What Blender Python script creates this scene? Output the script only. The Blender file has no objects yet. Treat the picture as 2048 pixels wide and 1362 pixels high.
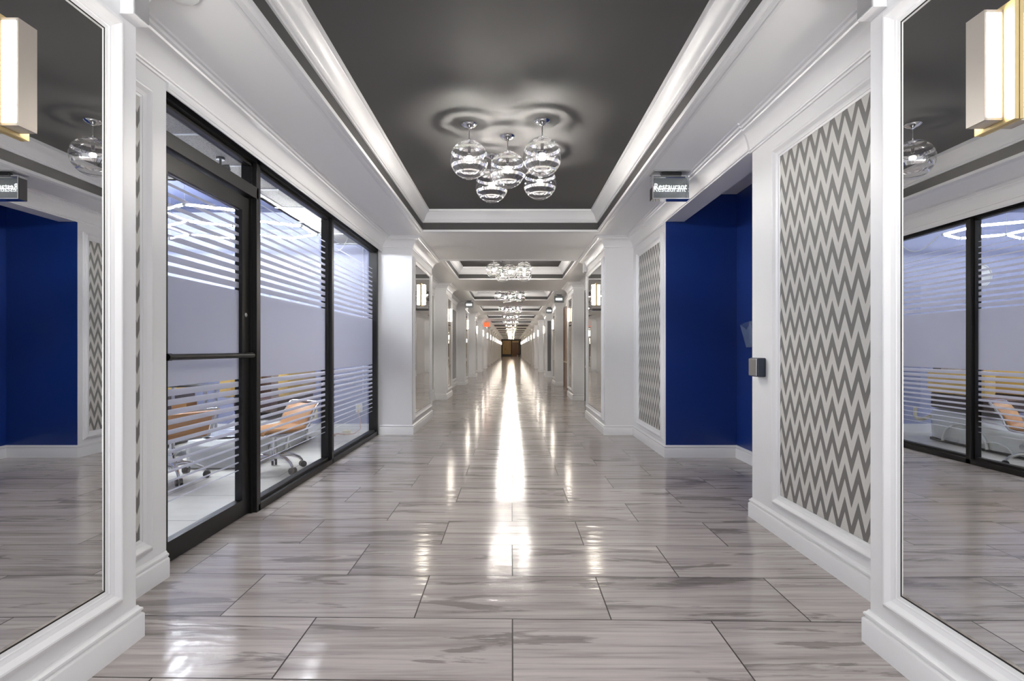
import bpy, bmesh, math, random
from mathutils import Vector, Matrix

random.seed(7)
S = bpy.context.scene
PI = math.pi

# ------------------------------------------------------------------ camera, world, exposure
cam_d = bpy.data.cameras.new('camera')
cam = bpy.data.objects.new('camera', cam_d)
S.collection.objects.link(cam)
cam.location = (0, 0, 1.15)
cam.rotation_euler = (PI / 2, 0, 0)
cam_d.sensor_width = 36
cam_d.lens = 1045 / 2048 * 36
cam_d.shift_x = 1 / 2048
cam_d.shift_y = 17 / 2048
cam_d.clip_end = 300
cam_d.clip_start = 0.02
S.camera = cam

world = bpy.data.worlds.new('world')
S.world = world
world.use_nodes = True
# light from the open end behind; bright lower half added to lift the ceilings
_nt = world.node_tree
_tc = _nt.nodes.new('ShaderNodeTexCoord')
_sp = _nt.nodes.new('ShaderNodeSeparateXYZ')
_mr = _nt.nodes.new('ShaderNodeMapRange')
_nt.links.new(_tc.outputs['Generated'], _sp.inputs[0])
_nt.links.new(_sp.outputs[2], _mr.inputs[0])
_mr.inputs[1].default_value = -0.35
_mr.inputs[2].default_value = 0.15
_mr.inputs[3].default_value = 5.0
_mr.inputs[4].default_value = 0.6
_nt.nodes['Background'].inputs[0].default_value = (0.97, 0.98, 1.0, 1)
_nt.links.new(_mr.outputs[0], _nt.nodes['Background'].inputs[1])

BULB = 950.0      # pendant bulbs
SCONCE = 32.0      # sconce diffusers
NEON = 122.0       # hexagon tubes in the salon
S.view_settings.view_transform = 'Standard'
S.view_settings.look = 'None'
S.view_settings.gamma = 1
S.view_settings.exposure = 0.52
S.view_settings.use_curve_mapping = False
S.cycles.sample_clamp_indirect = 3.0
S.cycles.max_bounces = 14
S.cycles.diffuse_bounces = 9
S.cycles.glossy_bounces = 6
S.cycles.transparent_max_bounces = 24
S.cycles.caustics_reflective = True
S.cycles.blur_glossy = 1.0
S.cycles.caustics_refractive = False
S.cycles.use_denoising = True

# ------------------------------------------------------------------ helpers
class MB:
    """collects shapes in one bmesh"""
    def __init__(s):
        s.bm = bmesh.new()
    def faces(s, vs, fs):
        v = [s.bm.verts.new(p) for p in vs]
        for f in fs:
            try:
                s.bm.faces.new([v[i] for i in f])
            except ValueError:
                pass
        return s
    def box(s, x0, x1, y0, y1, z0, z1, bevel=0.0):
        if bevel:
            t = bmesh.new()
            bmesh.ops.create_cube(t, size=1)
            for v in t.verts:
                v.co = Vector(((x0 + x1) / 2 + v.co.x * (x1 - x0), (y0 + y1) / 2 + v.co.y * (y1 - y0), (z0 + z1) / 2 + v.co.z * (z1 - z0)))
            bmesh.ops.bevel(t, geom=list(t.edges), offset=bevel, segments=2, affect='EDGES', profile=0.6)
            t.verts.index_update()
            s.faces([v.co.copy() for v in t.verts], [[v.index for v in f.verts] for f in t.faces])
            t.free()
            return s
        vs = [(x, y, z) for x in (x0, x1) for y in (y0, y1) for z in (z0, z1)]
        return s.faces(vs, [(0, 1, 3, 2), (4, 6, 7, 5), (0, 4, 5, 1), (2, 3, 7, 6), (0, 2, 6, 4), (1, 5, 7, 3)])
    def sweep(s, path, prof, sgn, mp, closed=False):
        """path of 2-D points, closed profile (u outward, v), mapped to 3-D by mp(a, b, v)"""
        n = len(path)
        rings = []
        for i in range(n):
            p = Vector(path[i])
            ds = []
            if closed or i > 0:
                ds.append((p - Vector(path[(i - 1) % n])).normalized())
            if closed or i < n - 1:
                ds.append((Vector(path[(i + 1) % n]) - p).normalized())
            ns = [Vector((-d.y, d.x)) * sgn for d in ds]
            m = ns[0] if len(ns) == 1 else (ns[0] + ns[1]) / max(1e-4, 1 + ns[0].dot(ns[1]))
            rings.append([s.bm.verts.new(mp(p.x + m.x * u, p.y + m.y * u, v)) for u, v in prof])
        k = len(prof)
        for i in range(n if closed else n - 1):
            a, b = rings[i], rings[(i + 1) % n]
            for j in range(k):
                s.bm.faces.new((a[j], a[(j + 1) % k], b[(j + 1) % k], b[j]))
        if not closed:
            s.bm.faces.new(rings[0])
            s.bm.faces.new(rings[-1][::-1])
        return s
    def lathe(s, prof, seg=32, c=(0, 0, 0), ax='z'):
        rings = []
        for r, z in prof:
            ring = []
            for i in range(seg):
                a = 2 * PI * i / seg
                x, y = r * math.cos(a), r * math.sin(a)
                p = (x, y, z) if ax == 'z' else ((z, x, y) if ax == 'x' else (x, z, y))
                ring.append(s.bm.verts.new((p[0] + c[0], p[1] + c[1], p[2] + c[2])))
            rings.append(ring)
        for a, b in zip(rings, rings[1:]):
            for i in range(seg):
                j = (i + 1) % seg
                s.bm.faces.new((a[i], a[j], b[j], b[i]))
        s.bm.faces.new(rings[0][::-1])
        s.bm.faces.new(rings[-1])
        return s
    def tube(s, pts, r, seg=10, radii=None):
        pts = [Vector(p) for p in pts]
        prev = None
        rings = []
        for i, p in enumerate(pts):
            d = (pts[min(i + 1, len(pts) - 1)] - pts[max(i - 1, 0)]).normalized()
            if prev is None:
                ref = Vector((0, 0, 1)) if abs(d.z) < 0.9 else Vector((1, 0, 0))
                n = d.cross(ref).normalized()
            else:
                n = (prev - d * prev.dot(d)).normalized()
            prev = n
            b = d.cross(n)
            rr = radii[i] if radii else r
            rings.append([s.bm.verts.new(p + (n * math.cos(2 * PI * k / seg) + b * math.sin(2 * PI * k / seg)) * rr) for k in range(seg)])
        for a, b in zip(rings, rings[1:]):
            for i in range(seg):
                j = (i + 1) % seg
                s.bm.faces.new((a[i], a[j], b[j], b[i]))
        s.bm.faces.new(rings[0][::-1])
        s.bm.faces.new(rings[-1])
        return s
    def loft(s, rings):
        """closed loops with equal counts, capped"""
        rs = [[s.bm.verts.new(p) for p in r] for r in rings]
        k = len(rs[0])
        for a, b in zip(rs, rs[1:]):
            for i in range(k):
                j = (i + 1) % k
                s.bm.faces.new((a[i], a[j], b[j], b[i]))
        s.bm.faces.new(rs[0][::-1])
        s.bm.faces.new(rs[-1])
        return s
    def build(s, name, mat, parent=None, smooth=False, kind=None):
        bmesh.ops.recalc_face_normals(s.bm, faces=s.bm.faces)
        me = bpy.data.meshes.new(name)
        s.bm.to_mesh(me)
        s.bm.free()
        for m in (mat if isinstance(mat, (list, tuple)) else [mat]):
            me.materials.append(m)
        if smooth:
            for p in me.polygons:
                p.use_smooth = True
            try:
                me.set_sharp_from_angle(angle=math.radians(38))
            except Exception:
                pass
        o = bpy.data.objects.new(name, me)
        S.collection.objects.link(o)
        if parent:
            o.parent = parent
        if kind:
            o['kind'] = kind
        return o

def XY(a, b, v):
    return (a, b, v)
def WALLX(x, out):
    """(a=y, b=z, v=off the wall) on a wall at x whose room side is out"""
    return lambda a, b, v: (x + out * v, a, b)

def thing(name, label, cat, loc=(0, 0, 0), rz=0.0, group=None):
    o = bpy.data.objects.new(name, None)
    S.collection.objects.link(o)
    o.empty_display_size = 0.1
    o.location = loc
    o.rotation_euler = (0, 0, rz)
    o['label'] = label
    o['category'] = cat
    if group:
        o['group'] = group
    return o
def tag(o, label, cat, group=None):
    o['label'] = label
    o['category'] = cat
    if group:
        o['group'] = group
    return o
def dup(root, loc, rz, label, group=None):
    r = root.copy()
    S.collection.objects.link(r)
    r.location = loc
    r.rotation_euler = (0, 0, rz)
    r['label'] = label
    if group:
        r['group'] = group
    for ch in list(root.children):
        c = ch.copy()
        S.collection.objects.link(c)
        c.parent = r
        for g in list(ch.children):
            d = g.copy()
            S.collection.objects.link(d)
            d.parent = c
    return r

ORD = ['first', 'second', 'third', 'fourth', 'fifth', 'sixth', 'seventh', 'eighth', 'ninth', 'tenth', 'eleventh',
       'twelfth', 'thirteenth', 'fourteenth', 'fifteenth', 'sixteenth', 'seventeenth', 'eighteenth']

# ------------------------------------------------------------------ materials
def srgb(r, g, b):
    def f(c):
        c /= 255
        return c / 12.92 if c <= 0.04045 else ((c + 0.055) / 1.055) ** 2.4
    return (f(r), f(g), f(b), 1)

def mat(name, col, rough=0.5, metal=0.0, emit=None, estr=0.0, bump=0.0, bscale=80, spec=0.5, coat=0.0):
    m = bpy.data.materials.new(name)
    m.use_nodes = True
    nt = m.node_tree
    b = nt.nodes['Principled BSDF']
    b.inputs['Base Color'].default_value = col
    b.inputs['Roughness'].default_value = rough
    b.inputs['Metallic'].default_value = metal
    b.inputs['Specular IOR Level'].default_value = spec
    b.inputs['Coat Weight'].default_value = coat
    if emit:
        b.inputs['Emission Color'].default_value = emit
        b.inputs['Emission Strength'].default_value = estr
    if bump:
        tc = nt.nodes.new('ShaderNodeTexCoord')
        no = nt.nodes.new('ShaderNodeTexNoise')
        no.inputs['Scale'].default_value = bscale
        bp = nt.nodes.new('ShaderNodeBump')
        bp.inputs['Strength'].default_value = bump
        bp.inputs['Distance'].default_value = 0.002
        nt.links.new(tc.outputs['Object'], no.inputs['Vector'])
        nt.links.new(no.outputs['Fac'], bp.inputs['Height'])
        nt.links.new(bp.outputs['Normal'], b.inputs['Normal'])
    return m

def N(nt, t, **kw):
    n = nt.nodes.new(t)
    for k, v in kw.items():
        setattr(n, k, v)
    return n
def MATH(nt, op, a, b=None, c=None):
    n = nt.nodes.new('ShaderNodeMath')
    n.operation = op
    for i, v in enumerate((a, b, c)):
        if v is None:
            continue
        if isinstance(v, (int, float)):
            n.inputs[i].default_value = v
        else:
            nt.links.new(v, n.inputs[i])
    return n.outputs[0]
def RAMP(nt, fac, stops, interp='LINEAR'):
    r = nt.nodes.new('ShaderNodeValToRGB')
    r.color_ramp.interpolation = interp
    els = r.color_ramp.elements
    els.remove(els[1])
    els[0].position = stops[0][0]
    els[0].color = stops[0][1] if len(stops[0][1]) == 4 else (*stops[0][1], 1)
    for p, c in stops[1:]:
        e = els.new(p)
        e.color = c if len(c) == 4 else (*c, 1)
    nt.links.new(fac, r.inputs[0])
    return r.outputs[0]
def MIXC(nt, fac, a, b, blend='MIX'):
    n = nt.nodes.new('ShaderNodeMix')
    n.data_type = 'RGBA'
    n.blend_type = blend
    for sock, v in ((n.inputs[0], fac), (n.inputs[6], a), (n.inputs[7], b)):
        if isinstance(v, (int, float)):
            sock.default_value = v
        elif isinstance(v, tuple):
            sock.default_value = v
        else:
            nt.links.new(v, sock)
    return n.outputs[2]

WHITE = mat('white_paint', srgb(234, 234, 235), 0.36, bump=0.05, bscale=220)
SOFFIT = mat('white_ceiling_paint', srgb(247, 247, 247), 0.5, bump=0.03, bscale=200)  # lighter than the wall white, to make up for weak light on the soffits
DARK = mat('charcoal_ceiling_paint', srgb(70, 69, 69), 0.7, bump=0.02, bscale=120)
BLUE = mat('royal_blue_paint', srgb(17, 46, 114), 0.33, bump=0.06, bscale=160)
BLACKM = mat('black_anodised_metal', srgb(21, 20, 19), 0.38, 0.0, spec=0.4)
CHROME = mat('chrome', (0.86, 0.86, 0.87, 1), 0.06, 1.0)
STEEL = mat('brushed_steel', (0.55, 0.55, 0.56, 1), 0.3, 1.0)
NICKEL = mat('champagne_metal', srgb(190, 182, 172), 0.35, 0.6)
BRASS = mat('pale_brass', srgb(188, 166, 118), 0.4, 0.3)
BLACKP = mat('black_plastic', srgb(22, 23, 25), 0.4)
NAVYP = mat('navy_black_plastic', srgb(30, 38, 54), 0.35)
TAN = mat('tan_leather', srgb(176, 124, 70), 0.45, bump=0.3, bscale=60)
TUBW = mat('white_acrylic', srgb(226, 228, 226), 0.15, coat=0.4)
BUBBLE = mat('bubble_liner', srgb(150, 154, 164), 0.15, bump=1.0, bscale=160)
GOLDW = mat('gold_wrapped_vinyl', srgb(214, 178, 96), 0.2, bump=0.9, bscale=26, coat=0.6)
BROWNV = mat('dark_brown_vinyl', srgb(58, 40, 36), 0.4)
MUSTARD = mat('mustard_plastic', srgb(214, 160, 20), 0.4)
CREAM = mat('cream_plastic', srgb(224, 216, 186), 0.4)
CORDP = mat('pink_cord', srgb(196, 150, 128), 0.5)
CORDW = mat('white_cord', srgb(225, 224, 220), 0.5)
SALONW = mat('slate_blue_wall', srgb(138, 143, 172), 0.4, bump=0.05, bscale=100)
SALONC = mat('dark_salon_ceiling', srgb(60, 66, 92), 0.6, bump=0.2, bscale=30)
DARKGL = mat('dark_glass', srgb(26, 25, 24), 0.08)
GREYPAN = mat('grey_panel', srgb(92, 92, 94), 0.3)
OLIVEPAN = mat('greige_panel', srgb(150, 150, 144), 0.25)
MIRROR = mat('mirror_silver', (0.90, 0.905, 0.90, 1), 0.0, 1.0)
GAP = mat('shadow_gap', srgb(24, 22, 20), 0.6)
MIRROREDGE = mat('bevelled_mirror_edge', (0.95, 0.94, 0.9, 1), 0.12, 1.0)
EMW = mat('lit_bulb', (1, 1, 1, 1), 0.4, emit=(1.0, 0.95, 0.88, 1), estr=BULB)
EMD = mat('lit_bulb_dimmed', (1, 1, 1, 1), 0.4, emit=(1.0, 0.84, 0.64, 1), estr=BULB * 0.4)
EMS = mat('lit_diffuser', (1, 0.97, 0.9, 1), 0.4, emit=(1.0, 0.91, 0.78, 1), estr=SCONCE)
EMN = mat('lit_tube', (1, 1, 1, 1), 0.4, emit=(0.90, 0.93, 1.0, 1), estr=NEON)
EML = mat('lit_lettering', (1, 1, 1, 1), 0.4, emit=(1.0, 1.0, 1.0, 1), estr=0.95)
EMR = mat('lit_red_sign', srgb(220, 60, 30), 0.4, emit=(1.0, 0.12, 0.04, 1), estr=1.0)

def m_floor():
    m = bpy.data.materials.new('glossy_plank_tile')
    m.use_nodes = True
    nt = m.node_tree
    L = nt.links.new
    b = nt.nodes['Principled BSDF']
    tc = N(nt, 'ShaderNodeTexCoord')
    sp = N(nt, 'ShaderNodeSeparateXYZ')
    L(tc.outputs['Object'], sp.inputs[0])
    X, Y = sp.outputs[0], sp.outputs[1]
    v = MATH(nt, 'ADD', MATH(nt, 'ADD', Y, MATH(nt, 'MULTIPLY', X, 0.018)), -2.226 + 0.4205 * 2)
    u = MATH(nt, 'ADD', X, 0.84 * 40 - 0.004)
    cb = N(nt, 'ShaderNodeCombineXYZ')
    L(u, cb.inputs[0]); L(MATH(nt, 'ADD', v, 0.4205 * 40), cb.inputs[1])
    br = N(nt, 'ShaderNodeTexBrick')
    br.offset = 0.5
    br.inputs['Scale'].default_value = 1
    br.inputs['Brick Width'].default_value = 0.84
    br.inputs['Row Height'].default_value = 0.4205
    br.inputs['Mortar Size'].default_value = 0.0030
    br.inputs['Mortar Smooth'].default_value = 0.1
    br.inputs['Color1'].default_value = (0, 0, 0, 1)
    br.inputs['Color2'].default_value = (1, 1, 1, 1)
    br.inputs['Bias'].default_value = 0
    L(cb.outputs[0], br.inputs['Vector'])
    rnd = N(nt, 'ShaderNodeSeparateColor')
    L(br.outputs['Color'], rnd.inputs[0])
    off = MATH(nt, 'MULTIPLY', rnd.outputs[0], 37.0)
    def noise(sx, sy, detail, dist=0.0, rough=0.55, scale=1.0):
        c = N(nt, 'ShaderNodeCombineXYZ')
        L(MATH(nt, 'MULTIPLY', X, sx), c.inputs[0])
        L(MATH(nt, 'MULTIPLY', Y, sy), c.inputs[1])
        L(off, c.inputs[2])
        n = N(nt, 'ShaderNodeTexNoise')
        n.inputs['Scale'].default_value = scale
        n.inputs['Detail'].default_value = detail
        n.inputs['Roughness'].default_value = rough
        n.inputs['Distortion'].default_value = dist
        L(c.outputs[0], n.inputs['Vector'])
        return n.outputs['Fac']
    fine = noise(1.6, 62, 5, 0.25, 0.6)
    mid = noise(0.9, 14, 6, 0.35, 0.6)
    blot = noise(1.0, 7.5, 7, 0.5, 0.6)
    c0 = RAMP(nt, mid, [(0.25, srgb(140, 132, 129)), (0.5, srgb(184, 176, 173)), (0.75, srgb(202, 195, 191))])
    fn = RAMP(nt, fine, [(0.30, (0.58, 0.57, 0.56)), (0.47, (0.95, 0.95, 0.95)), (0.65, (1.06, 1.06, 1.06))])
    c1 = MIXC(nt, 0.8, c0, fn, 'MULTIPLY')
    bl = RAMP(nt, blot, [(0.58, (0, 0, 0)), (0.61, (1, 1, 1)), (0.75, (0.8, 0.8, 0.8))])
    c2 = MIXC(nt, MATH(nt, 'MULTIPLY', bl, 0.62), c1, srgb(104, 97, 95))
    tint = MATH(nt, 'ADD', MATH(nt, 'MULTIPLY', rnd.outputs[0], 0.16), 0.90)
    cbc = N(nt, 'ShaderNodeCombineColor')
    for i in range(3):
        L(tint, cbc.inputs[i])
    c3 = MIXC(nt, 1.0, c2, cbc.outputs[0], 'MULTIPLY')
    c4 = MIXC(nt, br.outputs['Fac'], c3, srgb(52, 46, 44))
    L(c4, b.inputs['Base Color'])
    rv = RAMP(nt, fine, [(0.3, (0.19, 0.19, 0.19)), (0.7, (0.10, 0.10, 0.10))])
    L(MIXC(nt, br.outputs['Fac'], rv, (0.5, 0.5, 0.5, 1)), b.inputs['Roughness'])
    b.inputs['Specular IOR Level'].default_value = 0.38
    # fine ripples across the plank break the reflections up
    rip = noise(3.5, 17, 2, 0.3, 0.5)
    hh = MATH(nt, 'SUBTRACT', rip, MATH(nt, 'MULTIPLY', br.outputs['Fac'], 2.0))
    bp = N(nt, 'ShaderNodeBump')
    bp.inputs['Strength'].default_value = 0.6
    bp.inputs['Distance'].default_value = 0.0034
    L(hh, bp.inputs['Height'])
    L(bp.outputs['Normal'], b.inputs['Normal'])
    return m
FLOOR = m_floor()

def m_tile():
    m = bpy.data.materials.new('pale_salon_tile')
    m.use_nodes = True
    nt = m.node_tree
    b = nt.nodes['Principled BSDF']
    tc = N(nt, 'ShaderNodeTexCoord')
    br = N(nt, 'ShaderNodeTexBrick')
    br.offset = 0.5
    br.inputs['Scale'].default_value = 1
    br.inputs['Brick Width'].default_value = 1.2
    br.inputs['Row Height'].default_value = 0.6
    br.inputs['Mortar Size'].default_value = 0.004
    br.inputs['Color1'].default_value = srgb(214, 211, 204)
    br.inputs['Color2'].default_value = srgb(206, 203, 196)
    br.inputs['Mortar'].default_value = srgb(120, 116, 112)
    mp = N(nt, 'ShaderNodeMapping')
    mp.inputs['Location'].default_value = (12.3, 12.1, 0)
    mp.inputs['Rotation'].default_value = (0, 0, 0)
    nt.links.new(tc.outputs['Object'], mp.inputs[0])
    nt.links.new(mp.outputs[0], br.inputs['Vector'])
    no = N(nt, 'ShaderNodeTexNoise')
    no.inputs['Scale'].default_value = 5
    no.inputs['Detail'].default_value = 6
    nt.links.new(mp.outputs[0], no.inputs['Vector'])
    v = RAMP(nt, no.outputs['Fac'], [(0.3, (0.84, 0.84, 0.83)), (0.6, (1, 1, 1))])
    nt.links.new(MIXC(nt, 0.7, br.outputs['Color'], v, 'MULTIPLY'), b.inputs['Base Color'])
    b.inputs['Roughness'].default_value = 0.3
    return m
TILE = m_tile()

def m_chevron():
    m = bpy.data.materials.new('zigzag_wallpaper')
    m.use_nodes = True
    nt = m.node_tree
    b = nt.nodes['Principled BSDF']
    tc = N(nt, 'ShaderNodeTexCoord')
    sp = N(nt, 'ShaderNodeSeparateXYZ')
    nt.links.new(tc.outputs['Object'], sp.inputs[0])
    t = MATH(nt, 'PINGPONG', MATH(nt, 'ADD', sp.outputs[1], 10.05 - 0.004), 0.0505)
    t = MATH(nt, 'MULTIPLY', t, 0.130 / 0.0505)
    w = MATH(nt, 'ADD', MATH(nt, 'ADD', sp.outputs[2], t), 3.0)
    fr = MATH(nt, 'FRACT', MATH(nt, 'DIVIDE', w, 0.163))
    no = N(nt, 'ShaderNodeTexNoise')
    no.inputs['Scale'].default_value = 260
    nt.links.new(tc.outputs['Object'], no.inputs['Vector'])
    f = MATH(nt, 'GREATER_THAN', fr, 0.53)
    c = MIXC(nt, f, srgb(202, 200, 195), srgb(112, 110, 107))
    g = RAMP(nt, no.outputs['Fac'], [(0.3, (0.9, 0.9, 0.9)), (0.7, (1.04, 1.04, 1.04))])
    nt.links.new(MIXC(nt, 0.6, c, g, 'MULTIPLY'), b.inputs['Base Color'])
    b.inputs['Roughness'].default_value = 0.6
    return m
CHEVRON = m_chevron()

def thin_glass(nt, tint=(0.97, 0.985, 0.98, 1), base=0.045):
    lw = N(nt, 'ShaderNodeLayerWeight')
    lw.inputs['Blend'].default_value = 0.5
    p = MATH(nt, 'POWER', lw.outputs['Facing'], 5.0)
    fac = MATH(nt, 'ADD', MATH(nt, 'MULTIPLY', p, 0.75), base)
    tr = N(nt, 'ShaderNodeBsdfTransparent')
    tr.inputs[0].default_value = tint
    gl = N(nt, 'ShaderNodeBsdfGlossy')
    gl.inputs['Roughness'].default_value = 0.0
    gl.inputs['Color'].default_value = (0.95, 0.96, 1, 1)
    mx = N(nt, 'ShaderNodeMixShader')
    nt.links.new(fac, mx.inputs[0])
    nt.links.new(tr.outputs[0], mx.inputs[1])
    nt.links.new(gl.outputs[0], mx.inputs[2])
    return mx.outputs[0]

def m_glass():
    m = bpy.data.materials.new('clear_glass')
    m.use_nodes = True
    nt = m.node_tree
    nt.nodes.remove(nt.nodes['Principled BSDF'])
    nt.links.new(thin_glass(nt), nt.nodes['Material Output'].inputs[0])
    return m
GLASS = m_glass()

def m_acrylic():
    m = bpy.data.materials.new('clear_acrylic')
    m.use_nodes = True
    nt = m.node_tree
    nt.nodes.remove(nt.nodes['Principled BSDF'])
    g = thin_glass(nt, (0.9, 0.93, 0.96, 1), 0.07)
    df = N(nt, 'ShaderNodeBsdfDiffuse')
    df.inputs[0].default_value = srgb(170, 190, 220)
    mx = N(nt, 'ShaderNodeMixShader')
    mx.inputs[0].default_value = 0.14
    nt.links.new(g, mx.inputs[1])
    nt.links.new(df.outputs[0], mx.inputs[2])
    nt.links.new(mx.outputs[0], nt.nodes['Material Output'].inputs[0])
    return m
ACRYLIC = m_acrylic()

def m_film():
    """glass with a frosted film: solid in the middle, thinning bands above and below"""
    m = bpy.data.materials.new('frosted_band_glass')
    m.use_nodes = True
    nt = m.node_tree
    L = nt.links.new
    nt.nodes.remove(nt.nodes['Principled BSDF'])
    tc = N(nt, 'ShaderNodeTexCoord')
    sp = N(nt, 'ShaderNodeSeparateXYZ')
    L(tc.outputs['Object'], sp.inputs[0])
    Z = sp.outputs[2]
    up = MATH(nt, 'DIVIDE', MATH(nt, 'SUBTRACT', Z, 1.548), 0.056)
    dn = MATH(nt, 'DIVIDE', MATH(nt, 'SUBTRACT', 0.945, Z), 0.052)
    k = MATH(nt, 'MAXIMUM', up, dn)                      # band index from the solid part
    fr = MATH(nt, 'FRACT', k)
    clear = MATH(nt, 'ADD', MATH(nt, 'MULTIPLY', MATH(nt, 'FLOOR', k), 0.055), 0.30)
    band = MATH(nt, 'GREATER_THAN', fr, clear)           # frosted part of a band
    band = MATH(nt, 'MULTIPLY', band, MATH(nt, 'LESS_THAN', k, 12.6))
    solid = MATH(nt, 'LESS_THAN', k, 0.0)
    fro = MATH(nt, 'MAXIMUM', band, solid)
    tl = N(nt, 'ShaderNodeBsdfTranslucent')
    tl.inputs[0].default_value = (0.60, 0.605, 0.655, 1)
    df = N(nt, 'ShaderNodeBsdfDiffuse')
    df.inputs[0].default_value = (0.58, 0.585, 0.63, 1)
    a = N(nt, 'ShaderNodeMixShader')
    a.inputs[0].default_value = 0.42
    L(tl.outputs[0], a.inputs[1]); L(df.outputs[0], a.inputs[2])
    trn = N(nt, 'ShaderNodeBsdfTransparent')
    trn.inputs[0].default_value = (0.9, 0.9, 0.95, 1)
    a2 = N(nt, 'ShaderNodeMixShader')
    a2.inputs[0].default_value = 0.10
    L(a.outputs[0], a2.inputs[1]); L(trn.outputs[0], a2.inputs[2])
    g = thin_glass(nt)
    mx = N(nt, 'ShaderNodeMixShader')
    L(fro, mx.inputs[0]); L(g, mx.inputs[1]); L(a2.outputs[0], mx.inputs[2])
    L(mx.outputs[0], nt.nodes['Material Output'].inputs[0])
    return m
FILM = m_film()

def m_globe():
    m = bpy.data.materials.new('silver_banded_globe_glass')
    m.use_nodes = True
    nt = m.node_tree
    L = nt.links.new
    nt.nodes.remove(nt.nodes['Principled BSDF'])
    tc = N(nt, 'ShaderNodeTexCoord')
    sp = N(nt, 'ShaderNodeSeparateXYZ')
    L(tc.outputs['Object'], sp.inputs[0])
    th = MATH(nt, 'DIVIDE', MATH(nt, 'ARCCOSINE', MATH(nt, 'DIVIDE', sp.outputs[2], 0.1485)), PI)
    W, K = (1, 1, 1), (0, 0, 0)
    f = RAMP(nt, th, [(0.0, W), (28 / 180, K), (37 / 180, W), (46 / 180, K), (60 / 180, W), (70 / 180, K), (108 / 180, W), (118 / 180, K), (134 / 180, W), (139 / 180, K)], 'CONSTANT')
    gl = N(nt, 'ShaderNodeBsdfGlossy')
    gl.inputs['Roughness'].default_value = 0.02
    gl.inputs['Color'].default_value = (0.88, 0.88, 0.89, 1)
    df = N(nt, 'ShaderNodeBsdfDiffuse')
    df.inputs[0].default_value = (0.8, 0.8, 0.82, 1)
    tl = N(nt, 'ShaderNodeBsdfTranslucent')
    tl.inputs[0].default_value = (0.75, 0.74, 0.72, 1)
    a0 = N(nt, 'ShaderNodeMixShader')
    a0.inputs[0].default_value = 0.5
    L(df.outputs[0], a0.inputs[1]); L(tl.outputs[0], a0.inputs[2])
    a = N(nt, 'ShaderNodeMixShader')
    a.inputs[0].default_value = 0.06
    L(gl.outputs[0], a.inputs[1]); L(a0.outputs[0], a.inputs[2])
    g = thin_glass(nt, (0.97, 0.97, 0.97, 1), 0.10)
    mx = N(nt, 'ShaderNodeMixShader')
    L(f, mx.inputs[0]); L(g, mx.inputs[1]); L(a.outputs[0], mx.inputs[2])
    L(mx.outputs[0], nt.nodes['Material Output'].inputs[0])
    return m
GLOBE = m_globe()

def m_wood(name, c1, c2, sc=3.0):
    m = bpy.data.materials.new(name)
    m.use_nodes = True
    nt = m.node_tree
    b = nt.nodes['Principled BSDF']
    tc = N(nt, 'ShaderNodeTexCoord')
    mp = N(nt, 'ShaderNodeMapping')
    mp.inputs['Scale'].default_value = (sc * 4, sc * 4, sc * 0.35)
    nt.links.new(tc.outputs['Object'], mp.inputs[0])
    no = N(nt, 'ShaderNodeTexNoise')
    no.inputs['Scale'].default_value = 1.5
    no.inputs['Detail'].default_value = 5
    no.inputs['Distortion'].default_value = 0.8
    nt.links.new(mp.outputs[0], no.inputs['Vector'])
    nt.links.new(RAMP(nt, no.outputs['Fac'], [(0.3, c1), (0.7, c2)]), b.inputs['Base Color'])
    b.inputs['Roughness'].default_value = 0.35
    return m
WOODM = m_wood('warm_brown_wood', srgb(104, 66, 30), srgb(150, 98, 48))
WOODD = m_wood('espresso_wood', srgb(34, 26, 22), srgb(56, 44, 36))
WOODL = m_wood('pale_maple_panel', srgb(200, 158, 88), srgb(226, 190, 122), 1.2)

def m_actile():
    m = bpy.data.materials.new('speckled_acoustic_tile')
    m.use_nodes = True
    nt = m.node_tree
    b = nt.nodes['Principled BSDF']
    tc = N(nt, 'ShaderNodeTexCoord')
    no = N(nt, 'ShaderNodeTexNoise')
    no.inputs['Scale'].default_value = 90
    no.inputs['Detail'].default_value = 3
    nt.links.new(tc.outputs['Object'], no.inputs['Vector'])
    c = RAMP(nt, no.outputs['Fac'], [(0.36, srgb(150, 146, 138)), (0.46, srgb(212, 208, 200))])
    nt.links.new(c, b.inputs['Base Color'])
    b.inputs['Roughness'].default_value = 0.9
    return m
ACTILE = m_actile()

# ------------------------------------------------------------------ layout numbers
ZS = 2.645                     # soffit
ZC = 2.896                     # charcoal ceiling in the coves
CXL, CXR = -1.135, 1.10        # cove edges
WL, WR = -1.745, 1.65          # side walls between columns
YB = -1.6                      # where the modelled hall stops behind the photographer
YE = 81.0                      # end wall
PITCH = 4.72
# columns: (x face, y0, y1) per side
COLL = [(-1.49, 0.99, 2.075), (-1.335, 7.02, 8.75)] + [(-1.48, 11.85 + PITCH * k, 12.95 + PITCH * k) for k in range(14)]
COLR = [(1.40, 0.94, 2.040), (1.25, 7.00, 8.75)] + [(1.385, 11.70 + PITCH * k, 12.85 + PITCH * k) for k in range(14)]
COVES = [(1.98, 6.62), (8.78, 11.18)] + [(11.2 + PITCH * k - 2.55, 11.2 + PITCH * k) for k in range(1, 15)]

# ------------------------------------------------------------------ setting: floor, ceiling, walls
MB().box(-1.86, 2.6, YB, YE, -0.1, 0).build('floor', FLOOR, kind='structure')
MB().box(-6.4, -1.861, 1.9, 7.5, -0.1, 0.0).build('floor', TILE, kind='structure')

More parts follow.
